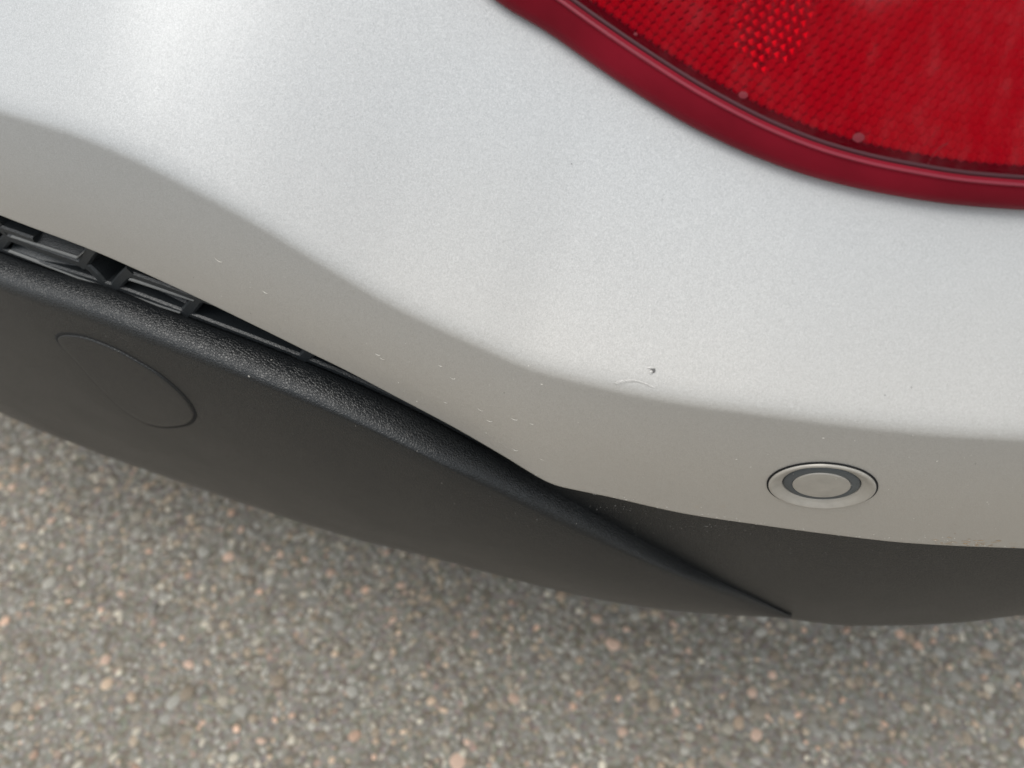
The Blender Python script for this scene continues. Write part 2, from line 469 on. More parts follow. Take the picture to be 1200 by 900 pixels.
sens = [
    lathe('sensor_gap', [(16.3 * mm, -1.2 * mm), (16.3 * mm, .18 * mm), (15.3 * mm, .2 * mm)], 'gap', bumper, SM),
    lathe('sensor_housing', [(15.75 * mm, -.5 * mm), (15.75 * mm, .45 * mm), (15.5 * mm, .75 * mm), (15.0 * mm, .85 * mm), (14.4 * mm, .7 * mm), (13.2 * mm, -.2 * mm), (12.2 * mm, -.7 * mm), (11.6 * mm, -.85 * mm), (11.5 * mm, -2.2 * mm)], 'sensor_paint', bumper, SM),
    lathe('sensor_ring', [(11.35 * mm, -2.2 * mm), (11.3 * mm, -.95 * mm), (10.9 * mm, -.6 * mm), (9.2 * mm, -.35 * mm), (8.4 * mm, -.5 * mm), (8.4 * mm, -1.5 * mm)], 'ring', bumper, SM),
    lathe('sensor_face', [(8.55 * mm, -1.5 * mm), (8.55 * mm, -.32 * mm), (8.35 * mm, -.12 * mm), (7.9 * mm, -.05 * mm), (4 * mm, 0), (.02 * mm, .01 * mm)], 'sensor_paint', bumper, SM)]
for o in sens: mirrored(o)

# ------------------------------------------------------------------ black lower panels
S_TIP = top.a[-1, 0]
cm = s_cols(-S_TIP, S_TIP, .02)
rowsV = []
pm = []
for s in cm:
    T = np.array([float(top.d(s)), float(top.z(s))]); Fp = np.array([float(front.d(s)), float(front.z(s))]); B = np.array([float(bottom.d(s)), float(bottom.z(s))])
    ht = max(T[1] - Fp[1], .0003)
    rows = [(T[0] + .012, T[1] - .016), (T[0] + .006, T[1] - .012), (T[0] + .0035, T[1] - .0014), (T[0] + .0012, T[1] - .0002)]
    ctrl = (Fp[0] + .0005, T[1] + .0004)
    rows += [tuple(q) for q in bez(T, ctrl, Fp, 12)]
    dn = np.array([Fp[0] + .15 * (B[0] - Fp[0]) - .002, Fp[1] + .45 * (B[1] - Fp[1])])
    rows += [tuple(q) for q in bez(Fp, dn, B, 16)[1:]]
    rows += [(B[0] + .004, B[1] - .0035), (B[0] + .012, B[1] - .004), (B[0] + .10, B[1] - .002)]
    pm.append(rows)
pm = np.array(pm); nr = pm.shape[1]
V = np.concatenate([P(cm, pm[:, r, 0], pm[:, r, 1]) for r in range(nr)])
valance = mesh_obj('lower_valance', V, grid_faces(nr, len(cm)), 'plastic', car)
valance['label'] = 'black grained plastic lower panel with rolled upper edge'
fix_normals(valance)
VV = bvh_of(valance)

# corner panel: from under the silver lip at the kink round to the wheel arch
S_K = float(curve([(560, 531)], [(0, .012)])[0, 0])
cc = s_cols(S_K, SEND, .02)
pm = []
for s in cc:
    A = np.array([float(silver.d(s)) + .004, float(silver.z(s)) + .002]); B = np.array([float(cbot.d(s)), float(cbot.z(s))])
    mid = (A + B) / 2 + np.array([-.007, 0])
    rows = [(A[0] + .01, A[1] + .003)] + [tuple(q) for q in bez(A, mid, B, 22)] + [(B[0] + .004, B[1] - .002), (B[0] + .014, B[1] - .0015), (B[0] + .12, B[1])]
    pm.append(rows)
pm = np.array(pm); nr = pm.shape[1]
V = np.concatenate([P(cc, pm[:, r, 0], pm[:, r, 1]) for r in range(nr)])
corner = mesh_obj('corner_panel', V, grid_faces(nr, len(cc)), 'plastic', car)
fix_normals(corner)
CV = bvh_of(corner)
mirrored(corner)

# tow-eye cover, outlined by a groove
ov = [(198, 500), (205, 487), (235, 482), (300, 492), (400, 530), (480, 573), (560, 622), (625, 676), (665, 720), (687, 760), (683, 785), (660, 803), (610, 812), (565, 811), (510, 797), (440, 755), (380, 703), (320, 640), (260, 573), (215, 525)]
ov = np.array([(x / 3, y / 3 + 230) for x, y in ov])
n = 96
tt = np.linspace(0, len(ov), n, endpoint=False)
def cat(t):
    i = int(t); f = t - i; L = len(ov)
    p0, p1, p2, p3 = ov[(i - 1) % L], ov[i % L], ov[(i + 1) % L], ov[(i + 2) % L]
    return .5 * (2 * p1 + (p2 - p0) * f + (2 * p0 - 5 * p1 + 4 * p2 - p3) * f * f + (3 * p1 - p0 - 3 * p2 + p3) * f ** 3)
loop = np.array([cat(t) for t in tt])
cen = loop.mean(0)
def ring_at(k, lift):
    out = []
    for q in loop:
        e = cen + (q - cen) * k
        p, nn = px_hit(VV, *e)
        out.append(to_local(p + nn * lift)[0])
    return out
def rings_mesh(name, spec, mat, parent, cap=True):
    V = []; F = []
    for k, lift in spec: V += ring_at(k, lift)
    for i in range(len(spec) - 1):
        for j in range(n):
            F.append((i * n + j, i * n + (j + 1) % n, (i + 1) * n + (j + 1) % n, (i + 1) * n + j))
    if cap: F.append(tuple((len(spec) - 1) * n + j for j in range(n)))
    o = mesh_obj(name, V, F, mat, parent); fix_normals(o); return o
rings_mesh('cover_groove', [(1.030, -.0004), (1.015, .00014), (.96, .00014), (.95, -.0004)], 'gap', valance, False)
rings_mesh('tow_eye_cover', [(.976, -.0006), (.974, .0001), (.962, .00050), (.945, .0006), (.85, .0006), (.6, .0006), (.3, .0006), (.08, .0006)], 'cover', valance)

# ------------------------------------------------------------------ vent grille between silver lip and black ledge
grille = bpy.data.objects.new('vent_grille', None); link(grille, car)
gs = np.linspace(-.72, .72, 97)
zt = silver.z(gs) + .012; zb = top.z(gs) - .012
V = np.concatenate([P(gs, np.full_like(gs, .030), zb), P(gs, np.full_like(gs, .034), zt)])
back = mesh_obj('grille_back', V, grid_faces(2, len(gs)), 'gap', grille); fix_normals(back)
GD = .0105
def gd(s): return float(top.d(s)) + .0022
def gpt(px, py):
    s, _, z = wall_hit(px, py, GD)
    for _ in range(3): s, _, z = wall_hit(px, py, gd(s))
    return s, z
def bar(pts_sz, w, depth=.016, d0=GD, mat='grille'):
    """a rib following (s, z) points, w wide across, running depth metres inward, with chamfered front edges"""
    V = []; F = []
    pts = np.array(pts_sz)
    for i, (s, z) in enumerate(pts):
        a = pts[max(i - 1, 0)]; b = pts[min(i + 1, len(pts) - 1)]
        tv = b - a; tv = tv / (np.linalg.norm(tv) + 1e-9); nv = np.array([-tv[1], tv[0]])
        for k, dd in ((-.5, depth), (-.5, .0009), (-.32, 0), (.32, 0), (.5, .0009), (.5, depth)):
            V.append(P(s + nv[0] * w * k, gd(s) + dd, z + nv[1] * w * k))
    m = 6
    for i in range(len(pts) - 1):
        for k in range(m - 1): F.append((i * m + k, i * m + k + 1, (i + 1) * m + k + 1, (i + 1) * m + k))
    F.append(tuple(range(m))); F.append(tuple((len(pts) - 1) * m + k for k in range(m))[::-1])
    o = mesh_obj('grille_rib', V, F, mat, grille, smooth=False); fix_normals(o); return o
def bar_px(pts, w, **k):
    dense = []
    for (x0, y0), (x1, y1) in zip(pts[:-1], pts[1:]):
        m = max(2, int(math.hypot(x1 - x0, y1 - y0) / 12))
        for t in np.linspace(0, 1, m, endpoint=False): dense.append((x0 + (x1 - x0) * t, y0 + (y1 - y0) * t))
    dense.append(pts[-1])
    return bar([gpt(*q) for q in dense], w, **k)
# visible ribs
bar_px([(-6, 262), (8, 279), (-4, 292)], .0040)
bar_px([(6, 278), (50, 295), (96, 311)], .0040)
bar_px([(94, 313), (104, 297), (112, 288)], .0044)
bar_px([(95, 307), (112, 323), (128, 341)], .0044)
bar_px([(131, 340), (142, 327), (152, 318)], .0040)
bar_px([(148, 321), (190, 336), (236, 353)], .0030)
bar_px([(212, 372), (224, 360), (234, 347)], .0044)
bar_px([(350, 425), (360, 416), (368, 408)], .0044)
bar_px([(236, 352), (262, 360), (300, 376)], .0030)
# pocket floors, set back between the ribs and sloping inward
def floor_px(a, b, h0, mat='grille'):
    V = []; F = []
    for t in np.linspace(0, 1, 8):
        x = a[0] + (b[0] - a[0]) * t; y = a[1] + (b[1] - a[1]) * t
        s, z = gpt(x, y)
        g = gd(s); V += [P(s, g + .0005, z), P(s, g + .001, z + .0007), P(s, g + .013, z + h0), P(s, g + .0135, z + h0 - .001)]
    for i in range(7):
        for k in range(3): F.append((i * 4 + k, i * 4 + k + 1, (i + 1) * 4 + k + 1, (i + 1) * 4 + k))
    o = mesh_obj('grille_pocket', V, F, mat, grille, smooth=False); fix_normals(o); return o
MAT['lip'] = simple('edge_highlight_plastic', (0.16, 0.16, 0.155), 0.4)  # paler strips paint the highlight along the grille pocket edges
def lip_px(a, b):
    V = []; F = []
    for t in np.linspace(0, 1, 10):
        s, z = gpt(a[0] + (b[0] - a[0]) * t, a[1] + (b[1] - a[1]) * t); g = gd(s)
        V += [P(s, g - .0002, z + .00005), P(s, g - .0006, z + .0004), P(s, g + .0006, z + .0007)]
    for i in range(9):
        for k in range(2): F.append((i * 3 + k, i * 3 + k + 1, (i + 1) * 3 + k + 1, (i + 1) * 3 + k))
    o = mesh_obj('pocket_highlight', V, F, 'lip', grille); fix_normals(o)
for a_, b_ in (((14, 278), (91, 303)), ((91, 303), (100, 295)), ((11, 295), (121, 337)), ((136, 342), (212, 367)), ((228, 379), (346, 421)), ((152, 328), (228, 353)), ((369, 432), (430, 458))): lip_px(a_, b_)
floor_px((15, 278), (93, 304), .007)
floor_px((12, 295), (122, 337), .0085)
floor_px((136, 342), (213, 368), .0085)
floor_px((227, 379), (350, 423), .0085)
floor_px((367, 431), (440, 463), .005)
# the run along the top of the ledge and the ribs on to the car's middle and the other side
for sgn in (1, -1):
    a, b = (0.0, .70)
    ss = np.linspace(a, b, 60) * sgn
    bar([(s, float(top.z(s)) + .0006) for s in ss], .0024)
    lim = SA - .19 if sgn > 0 else .64
    for s in np.arange(.02, lim, .033):
        z0 = float(top.z(s)); z1 = float(silver.z(s))
        bar([(sgn * s, z0), (sgn * (s + .010), z1 + .004)], .0030)
    ss = np.linspace(0.0, lim, 40) * sgn
    bar([(s, (float(top.z(s)) + float(silver.z(s))) / 2) for s in ss], .0026)

# ------------------------------------------------------------------ tail lamp
lamp = bpy.data.objects.new('tail_lamp', None); link(lamp, car)
lo_px = [(590, -2), (640, 31), (700, 73), (760, 113), (820, 148), (900, 184), (960, 204), (1040, 222), (1120, 234), (1200, 240)]
base = []
for x, y in lo_px:
    p, nn = px_hit(BV, x, max(y, 1))
    s, d = sd(p); base.append((s, d, p[2]))
s0, d0, z0 = base[0]
sh = lambda s, z: float(shelf_d(shelf_h(s, z)))
leftx = [(s0 - .03, sh(s0 - .03, z0 + .018), z0 + .018), (s0 - .075, sh(s0 - .075, z0 + .05), z0 + .05), (s0 - .11, sh(s0 - .11, z0 + .10), z0 + .10), (s0 - .125, sh(s0 - .125, z0 + .17), z0 + .17)]
s1, d1, z1 = base[-1]
rightx = [(s1 + .08, sh(s1 + .08, z1), z1), (s1 + .18, sh(s1 + .18, z1 + .005), z1 + .005), (s1 + .32, sh(s1 + .32, z1 + .03), z1 + .03), (s1 + .40, sh(s1 + .40, z1 + .10), z1 + .10)]
lbase = Feat(base, leftx, rightx)
in_px = [(665, 0), (712, 33), (761, 67), (815, 99), (869, 130), (942, 164), (1010, 184), (1076, 199), (1140, 207), (1200, 213)]
PROUD = .004
ln = []
for x, y in in_px:
    s = float(wall_hit(x, y, .05)[0])
    for _ in range(4):
        h = wall_hit(x, y, float(lbase.d(s)) - PROUD); s = h[0]
    ln.append((s, h[2] - float(lbase.z(s)), 0))
print('lamp rim rise', np.array(ln).round(4).tolist(), 'lamp base', lbase.a.round(3).tolist())
ln = np.array(ln); ln = ln[np.argsort(ln[:, 0])]
lc = np.concatenate([np.arange(lbase.a[0, 0], lbase.a[-1, 0], .004)])
rise = np.interp(lc, ln[:, 0], ln[:, 1]); rise = np.convolve(np.pad(rise, 4, mode='edge'), np.ones(9) / 9, 'valid')
rise = np.clip(rise, .003, .02)
bd, bz = lbase.d(lc), lbase.z(lc)
LTOP = .90
def lens_d(d0, h): return d0 - PROUD + .0012 + .30 * h + .25 * h * h
# rim wall
rows = []
for kd, kz in ((.006, -.006), (.0005, -.0008), (-PROUD * .55, 0), (-PROUD * .9, .12), (-PROUD * 1.05, .35), (-PROUD * 1.05, .65), (-PROUD, .88), (-PROUD + .0005, .97), (-PROUD + .003, 1.0), (-PROUD + .008, 1.0)):
    rows.append(P(lc, bd + kd, bz + (rise * kz if kz >= 0 else kz)))
rim = mesh_obj('lamp_rim', np.concatenate(rows), grid_faces(len(rows), len(lc)), 'lamp_rim', lamp); fix_normals(rim)
rows = [P(lc, bd - PROUD * 1.05 - e, bz + rise * k) for k, e in ((.84, -.0004), (.87, .0002), (.90, .0002), (.93, -.0004))]
bead = mesh_obj('rim_bead', np.concatenate(rows), grid_faces(4, len(lc)), 'bead', lamp); fix_normals(bead)
gsk = [P(lc, bd + .003, bz - .006), P(lc, bd - .0004, bz - .0006), P(lc, bd - PROUD * .5, bz + .0002), P(lc, bd - PROUD * .4, bz + .002)]
gk = mesh_obj('lamp_gasket', np.concatenate(gsk), grid_faces(4, len(lc)), 'gap', lamp); fix_normals(gk)
# groove line and lens face
hs = np.concatenate([[0, .0008, .0016, .003, .006], np.linspace(.03, 1, 34)])
rows = []
for h in hs:
    hh = .006 + h * (LTOP - (bz + rise) - .006) if h > .01 else h
    rows.append(P(lc, lens_d(bd, hh) + 0 * hh, bz + rise + hh))
lens = mesh_obj('lamp_lens', np.concatenate(rows), grid_faces(len(rows), len(lc)), 'lens', lamp); fix_normals(lens)
# dark groove line round the face, housing behind
rows = [P(lc, lens_d(bd, h) + e, bz + rise + h) for h, e in ((-.0012, .001), (-.0002, -.0003), (.0006, -.0003), (.0009, .0006))]
stp = mesh_obj('lens_groove', np.concatenate(rows), grid_faces(4, len(lc)), 'groove', lamp); fix_normals(stp)
rows = [P(lc, np.minimum(lens_d(bd, h) + .016, lens_d(bd, h) + .016), bz + rise + h) for h in np.linspace(.0, .30, 12)]
hsg = mesh_obj('lamp_housing', np.concatenate(rows), grid_faces(12, len(lc)), 'lamp_rim', lamp); fix_normals(hsg)
# field of small hexagonal reflector prisms
pitch = .0024; V = []; F = []
sl0, sl1 = lc[0], lc[-1]
_pp = px_hit(bvh_of(lens), 905, 25)[0]; S_PATCH, Z_PATCH = sd(_pp)[0], _pp[2]
nrow = int(.29 / (pitch * .866))
def prisms(cluster):
    V, F = [], []
    for j in range(nrow):
        h = .0022 + j * pitch * .866
        ss = np.arange(sl0 + (pitch / 2 if j % 2 else 0), sl1, pitch)
        if not len(ss): continue
        bd_, bz_ = lbase.d(ss), lbase.z(ss) + np.interp(ss, lc, rise)
        pat = ((ss - S_PATCH) / .010) ** 2 + ((bz_ + h - Z_PATCH) / .011) ** 2 + .35 * np.sin(ss * 2300) * np.sin(h * 3100) < 1
        ok = (bz_ + h < LTOP - .01) & (pat == cluster)
        ss, bd_, bz_ = ss[ok], bd_[ok], bz_[ok]
        q = len(ss)
        if not q: continue
        b0 = len(V)
        dd = lens_d(bd_, h) + .0028
        ring = [P(ss + .577 * pitch * math.sin(a), lens_d(bd_, h + .577 * pitch * math.cos(a)) + .0028, bz_ + h + .577 * pitch * math.cos(a)) for a in [k * math.pi / 3 for k in range(6)]]
        tip = P(ss, dd - (.0007 if cluster else .0017), bz_ + h)
        V += list(np.concatenate(ring + [tip]))
        for i in range(q):
            for k in range(6):
                F.append((b0 + k * q + i, b0 + ((k + 1) % 6) * q + i, b0 + 6 * q + i))
    return V, F
V, F = prisms(True)
rc = mesh_obj('bright_reflector_cluster', V, F, 'mirror', lamp, smooth=False); rc['kind'] = 'stuff'
V, F = prisms(False)
refl = mesh_obj('reflector_prisms', V, F, 'reflector', lamp, smooth=False)
refl['kind'] = 'stuff'
lamp['label'] = 'red tail lamp with honeycomb reflector'
lamp2 = bpy.data.objects.new('tail_lamp', None); link(lamp2, car)
for ch in [o for o in scn.objects if o.parent == lamp]:
    c = ch.copy(); link(c, lamp2); c.scale = (-1, 1, 1)

# ------------------------------------------------------------------ rest of the car (above and ahead of the frame)
LEN = 4.35
R_AX, F_AX, WR = 0.86, 0.86 + 2.62, 0.335      # axle positions ahead of the rear, wheel radius
def side_s(y): return float(np.interp(y, _ML[1200:, 1], _s[1200:])) if y < _ML[-1, 1] else 1.9 + y - _ML[-1, 1]
YB = float(P(SEND, 0, 0)[1])
# body: rear upper part (tailgate) and flanks, as a skin over heights
levels = [(.16, .112), (.26, .126), (.40, .150)]
cols = s_cols(-SEND, SEND, .03, fine=())
rows = []
zc = crease.z(cols)
for z, e in ((0, 0), (.10, .010), (.22, .025), (.30, .04)):
    base_z = shelf_z(cols, .186)
    zz = base_z + (1.04 - base_z) * z / .30
    dd = np.array([float(shelf_d(shelf_h(a, b))) for a, b in zip(cols, zz)]) + e
    rows.append(P(cols, dd, zz))
tail = mesh_obj('tailgate_skin', np.concatenate(rows), grid_faces(4, len(cols)), 'paint', car); fix_normals(tail)
def flank(sgn):
    ys = np.linspace(YB + .003, LEN - .25, 170)
    V = []
    nrw = 9
    for r in range(nrw):
        for y in ys:
            zb_ = .27
            for ax in (R_AX, F_AX):
                q = (WR + .06) ** 2 - (y - ax) ** 2
                if q > 0: zb_ = max(zb_, WR + math.sqrt(q))
            t = r / (nrw - 1); z = zb_ + (1.04 - zb_) * t
            nose = max(0, (y - (LEN - .9)) / .9) ** 2 * .25
            d = .0 + .10 * np.interp(z, [.27, .55, .62, .8, 1.04], [.25, 0, .25, .75, 1.35]) + nose
            w = min(1, max(0, (y - YB - .004) / .30)); w = w * w * (3 - 2 * w)
            if w < 1:
                hz_ = shelf_h(SEND, z) if z > float(crease.z(SEND)) else 0
                d_r = float(shelf_d(hz_)) + .04 * max(0, (z - .76) / .28) if hz_ else .010
                d = d_r * (1 - w) + d * w
            x = HALF - d
            V.append((sgn * x, y, z))
    o = mesh_obj('side_panel', V, grid_faces(nrw, len(ys)), 'paint', car); fix_normals(o)
flank(1); flank(-1)
def loft(name, rings, mat, cap=False):
    V = np.concatenate(rings); nc = len(rings[0]); F = []
    for r in range(len(rings) - 1):
        for c in range(nc): F.append((r * nc + c, r * nc + (c + 1) % nc, (r + 1) * nc + (c + 1) % nc, (r + 1) * nc + c))
    if cap: F.append(tuple((len(rings) - 1) * nc + c for c in range(nc)))
    o = mesh_obj(name, V, F, mat, car); fix_normals(o); return o
def sring(y0, y1, hw, z, n=64, e=5):
    out = []
    for k in range(n):
        a = 2 * math.pi * k / n; c, s = math.cos(a), math.sin(a)
        out.append((hw * math.copysign(abs(c) ** (2 / e), c), (y0 + y1) / 2 + (y1 - y0) / 2 * math.copysign(abs(s) ** (2 / e), s), z))
    return np.array(out)
loft('glasshouse', [sring(.17, 3.05, HALF - .14, 1.035), sring(.30, 2.55, HALF - .22, 1.30), sring(.42, 2.25, HALF - .28, 1.46)], 'glass')
loft('roof', [sring(.36, 2.32, HALF - .27, 1.455), sring(.40, 2.28, HALF - .29, 1.50), sring(.60, 2.1, HALF - .42, 1.53)], 'paint', True)
loft('bonnet', [sring(.9, LEN - .02, HALF - .16, 1.00), sring(.95, LEN - .20, HALF - .22, 1.045), sring(1.1, LEN - .35, HALF - .32, 1.06)], 'paint', True)
loft('front_bumper', [sring(LEN - .9, LEN + .02, HALF - .14, .30), sring(LEN - .9, LEN + .05, HALF - .10, .55), sring(LEN - .9, LEN, HALF - .14, .99)], 'paint', True)
loft('underfloor', [sring(.10, LEN - .1, HALF - .22, .285, e=9), sring(.10, LEN - .1, HALF - .22, .30, e=9)], 'gap', True)
for sgn in (1, -1):
    for y in (R_AX, F_AX):
        w = bpy.data.objects.new('wheel', None); link(w, car); w.location = (sgn * (HALF - .15), y, WR)
        M = Matrix.Rotation(R(90) * sgn, 4, 'Y')
        lathe('tyre', [(.235, -.10), (.30, -.112), (.325, -.10), (WR, -.08), (WR, .08), (.325, .10), (.30, .112), (.235, .10)], 'tyre', w, M)
        lathe('rim', [(.237, -.10), (.237, .095), (.225, .10), (.215, .07), (.07, .06), (.05, .08), (.001, .085)], 'alloy', w, M)
        V = []; F = []
        ys = np.linspace(-math.pi * .08, math.pi * 1.08, 32)
        for a in ys:
            for rr, xx in ((WR + .058, sgn * .138), (WR + .02, sgn * .142), (WR + .02, sgn * .10), (WR + .03, -sgn * .15)):
                V.append((xx, rr * math.cos(a), rr * math.sin(a)))
        o = mesh_obj('arch_trim', V, grid_faces(32, 4), 'plastic', w); fix_normals(o)

# ------------------------------------------------------------------ small marks: chips, scuffs, dust
def decal(px, py, bvh, rx, rz, ang, mat_list, lift=.00012, arc=None, n=10, jit=.3):
    """a small raised flake or crescent on a surface; rx, rz in mm"""
    p, nn = px_hit(bvh, px, py)
    if p is None: return
    nv = Vector(nn); xv = Vector((0, 0, 1)).cross(nv).normalized(); yv = nv.cross(xv)
    c, s = math.cos(ang), math.sin(ang)
    e1 = xv * c + yv * s; e2 = -xv * s + yv * c
    V, F = mat_list; b = len(V)
    if arc is None:
        for k in range(n):
            a = 2 * math.pi * k / n; j = random.uniform(1 - jit, 1 + jit * .6)
            q = Vector(p) + nv * lift + e1 * (rx * mm * j * math.cos(a)) + e2 * (rz * mm * j * math.sin(a))
            V.append(to_local(np.array(q))[0])
        V.append(to_local(np.array(Vector(p) + nv * (lift + .0001)))[0])
        for k in range(n): F.append((b + k, b + (k + 1) % n, b + n))
    else:
        for k in range(n + 1):
            a = -arc / 2 + arc * k / n - math.pi / 2
            w = .34 * math.sin(math.pi * k / n) * random.uniform(.5, 1.3) + .03
            for f in (1 - w * .5, 1 + w * .5):
                q = Vector(p) + nv * lift + e1 * (rx * mm * f * math.cos(a)) + e2 * (rz * mm * (f * math.sin(a) + .8))
                V.append(to_local(np.array(q))[0])
        for k in range(n): F.append((b + 2 * k, b + 2 * k + 1, b + 2 * k + 3, b + 2 * k + 2))
sc = ([], [])
for x, y in [(516, 428), (531, 443), (522, 471), (574, 493), (603, 491), (623, 496), (604, 527), (635, 538), (563, 480), (311, 342), (256, 305), (443, 415), (448, 420)]:
    decal(x, y, BV, random.uniform(1.0, 1.5), random.uniform(1.2, 2.0), random.uniform(-.4, .3), sc, arc=random.uniform(1.2, 2.4))
for x, y in [(467, 448), (570, 507), (628, 556), (863, 538), (880, 547), (900, 532), (965, 513), (1024, 626), (822, 594), (1157, 588), (1098, 540), (635, 450), (430, 402), (489, 470)]:
    decal(x, y, BV, random.uniform(.15, .35), random.uniform(.15, .4), 0, sc, n=6)
for _ in range(90):
    x = random.uniform(20, 1190); y = float(np.interp(x, [0, 353, 717, 1200], [128, 293, 454, 513])) + random.random() ** .7 * 120
    decal(x, y, BV, random.uniform(.05, .16), random.uniform(.06, .2), 0, sc, n=5)
for _ in range(60):                               # grit along the lower lip
    x = random.uniform(690, 1190); y = float(np.interp(x, [657, 800, 967, 1200], [572, 603, 627, 644])) - abs(random.gauss(0, 3)) - 1
    decal(x, y, BV, random.uniform(.08, .3), random.uniform(.06, .15), 0, sc, n=5)
o = mesh_obj('paint_scuffs', sc[0], sc[1], 'scuff', bumper, False); o['kind'] = 'stuff'
mu = ([], [])
for _ in range(40):
    x = random.gauss(1140, 28); y = float(np.interp(x, [967, 1067, 1200], [627, 638, 644])) - abs(random.gauss(0, 5)) - 2
    if x < 1198: decal(x, y, BV, random.uniform(.3, 1.4), random.uniform(.08, .25), random.uniform(-.3, .2), mu, n=7, lift=.00006)
o = mesh_obj('mud_smear', mu[0], mu[1], 'mud', bumper, False); o['kind'] = 'stuff'
ch = ([], [])
decal(765, 434, BV, .75, .7, .3, ch, n=9)
for x, y in [(227, 325), (294, 367), (591, 460), (1037, 463), (1068, 454), (1143, 543), (670, 192)]: decal(x, y, BV, .13, .18, 0, ch, n=6)
o = mesh_obj('paint_chip', ch[0], ch[1], 'chip', bumper, False); o['kind'] = 'stuff'
sw = ([], [])
decal(763, 436, BV, .5, .5, 0, sw, n=7, lift=.0004); decal(762, 431, BV, 1.2, .25, .2, sw, n=8, lift=.0002)
for k in range(16):
    t = k / 15; decal(722 + 42 * t, 449 - 5 * math.sin(math.pi * t) + 4 * t, BV, 1.0, .35, -.2, sw, n=8, lift=.0001)
o = mesh_obj('lip_scrape', sw[0], sw[1], 'paint', bumper, False); o['kind'] = 'stuff'
du = ([], [])
for bv, f in ((VV, lambda: (lambda x: (x, np.interp(x, [0, 400, 660, 900], [345, 490, 600, 715]) + random.random() * np.interp(x, [0, 400, 660, 900], [130, 130, 80, 4])))(random.uniform(0, 900))),
              (CV, lambda: (lambda x: (x, np.interp(x, [700, 800, 967, 1200], [588, 612, 634, 651]) + abs(random.gauss(0, 14))))(random.uniform(700, 1190)))):
    for _ in range(70):
        x, y = f(); decal(float(x), float(y), bv, random.uniform(.06, .2), random.uniform(.06, .2), 0, du, n=5)
for k in range(20):                               # cobweb threads and grit under the lip
    decal(random.gauss(840, 34), 614 + abs(random.gauss(0, 5)), CV, random.uniform(.1, .5), .07, random.uniform(-.8, .8), du, n=5)
    decal(random.gauss(730, 30), 592 + abs(random.gauss(0, 4)), CV, random.uniform(.1, .4), .07, random.uniform(-.8, .8), du, n=5)
for x, y, r in [(173, 486, .8), (575, 641, .35), (518, 566, .3), (533, 590, .3), (465, 468, .8), (318, 422, .4), (292, 441, .5)]:
    decal(x, y, VV, r, r * .6, random.uniform(-1, 1), du, n=6)
o = mesh_obj('panel_dust', du[0], du[1], 'dust', valance, False); o['kind'] = 'stuff'
LB = bvh_of(lens)
wsx = ([], [])
for x, y, r in [(871, 111, 1.1), (1006, 161, 1.4), (1136, 203, .7), (745, 40, .5)]: decal(x, y, LB, r, r * .8, 0, wsx, n=24, jit=.06)
for k in range(14):
    t = k / 13; decal(1084 + 26 * t, 198 - 30 * t - 6 * math.sin(math.pi * t), LB, .12, .35, -.6, wsx, n=6)
o = mesh_obj('dried_water_spots', wsx[0], wsx[1], 'waterspot', lamp, False); o['kind'] = 'stuff'

# ------------------------------------------------------------------ road
GX0, GX1, GY0, GY1 = -1.0, .90, -.35, .95
bm = bmesh.new()
bmesh.ops.create_grid(bm, x_segments=40, y_segments=40, size=150)
me = bpy.data.meshes.new('road'); bm.to_mesh(me); bm.free()
me.materials.append(MAT['asphalt'])
road = link(bpy.data.objects.new('road', me)); road['kind'] = 'structure'

t_ = (1 + 5 ** .5) / 2
ICO = np.array([(-1, t_, 0), (1, t_, 0), (-1, -t_, 0), (1, -t_, 0), (0, -1, t_), (0, 1, t_), (0, -1, -t_), (0, 1, -t_), (t_, 0, -1), (t_, 0, 1), (-t_, 0, -1), (-t_, 0, 1)]) / math.sqrt(1 + t_ * t_)
ICF = [(0, 11, 5), (0, 5, 1), (0, 1, 7), (0, 7, 10), (0, 10, 11), (1, 5, 9), (5, 11, 4), (11, 10, 2), (10, 7, 6), (7, 1, 8), (3, 9, 4), (3, 4, 2), (3, 2, 6), (3, 6, 8), (3, 8, 9), (4, 9, 5), (2, 4, 11), (6, 2, 10), (8, 6, 7), (9, 8, 1)]
def subdiv(V, F):
    V = [np.array(v) for v in V]; cache = {}; F2 = []
    def mid(a, b):
        k = (min(a, b), max(a, b))
        if k not in cache:
            m = V[a] + V[b]; V.append(m / np.linalg.norm(m)); cache[k] = len(V) - 1
        return cache[k]
    for a, b, c in F:
        x, y, z = mid(a, b), mid(b, c), mid(c, a); F2 += [(a, x, z), (x, b, y), (z, y, c), (x, y, z)]
    return np.array(V), F2
IV, IFc = subdiv(ICO, ICF)
IV2 = IV[IV[:, 2] > -.3]                       # only what shows above the binder
# dart throwing, large stones first
cell = .004; gw, gh = int((GX1 - GX0) / cell) + 3, int((GY1 - GY0) / cell) + 3
occ = np.zeros((gh, gw), bool)
stones = []
def try_place(r, x, y):
    ix0, ix1 = int((x - r - GX0) / cell), int((x + r - GX0) / cell) + 1
    iy0, iy1 = int((y - r - GY0) / cell), int((y + r - GY0) / cell) + 1
    if ix0 < 0 or iy0 < 0 or ix1 >= gw or iy1 >= gh: return
    sub = occ[iy0:iy1 + 1, ix0:ix1 + 1]
    if r > .0026:
        yy, xx = np.mgrid[iy0:iy1 + 1, ix0:ix1 + 1]
        m = (GX0 + xx * cell - x) ** 2 + (GY0 + yy * cell - y) ** 2 < (r * .92) ** 2
    else:
        m = np.zeros_like(sub); m[sub.shape[0] // 2, sub.shape[1] // 2] = True
    if (sub & m).any(): return
    sub |= m
    stones.append((x, y, r))
area = (GX1 - GX0) * (GY1 - GY0)
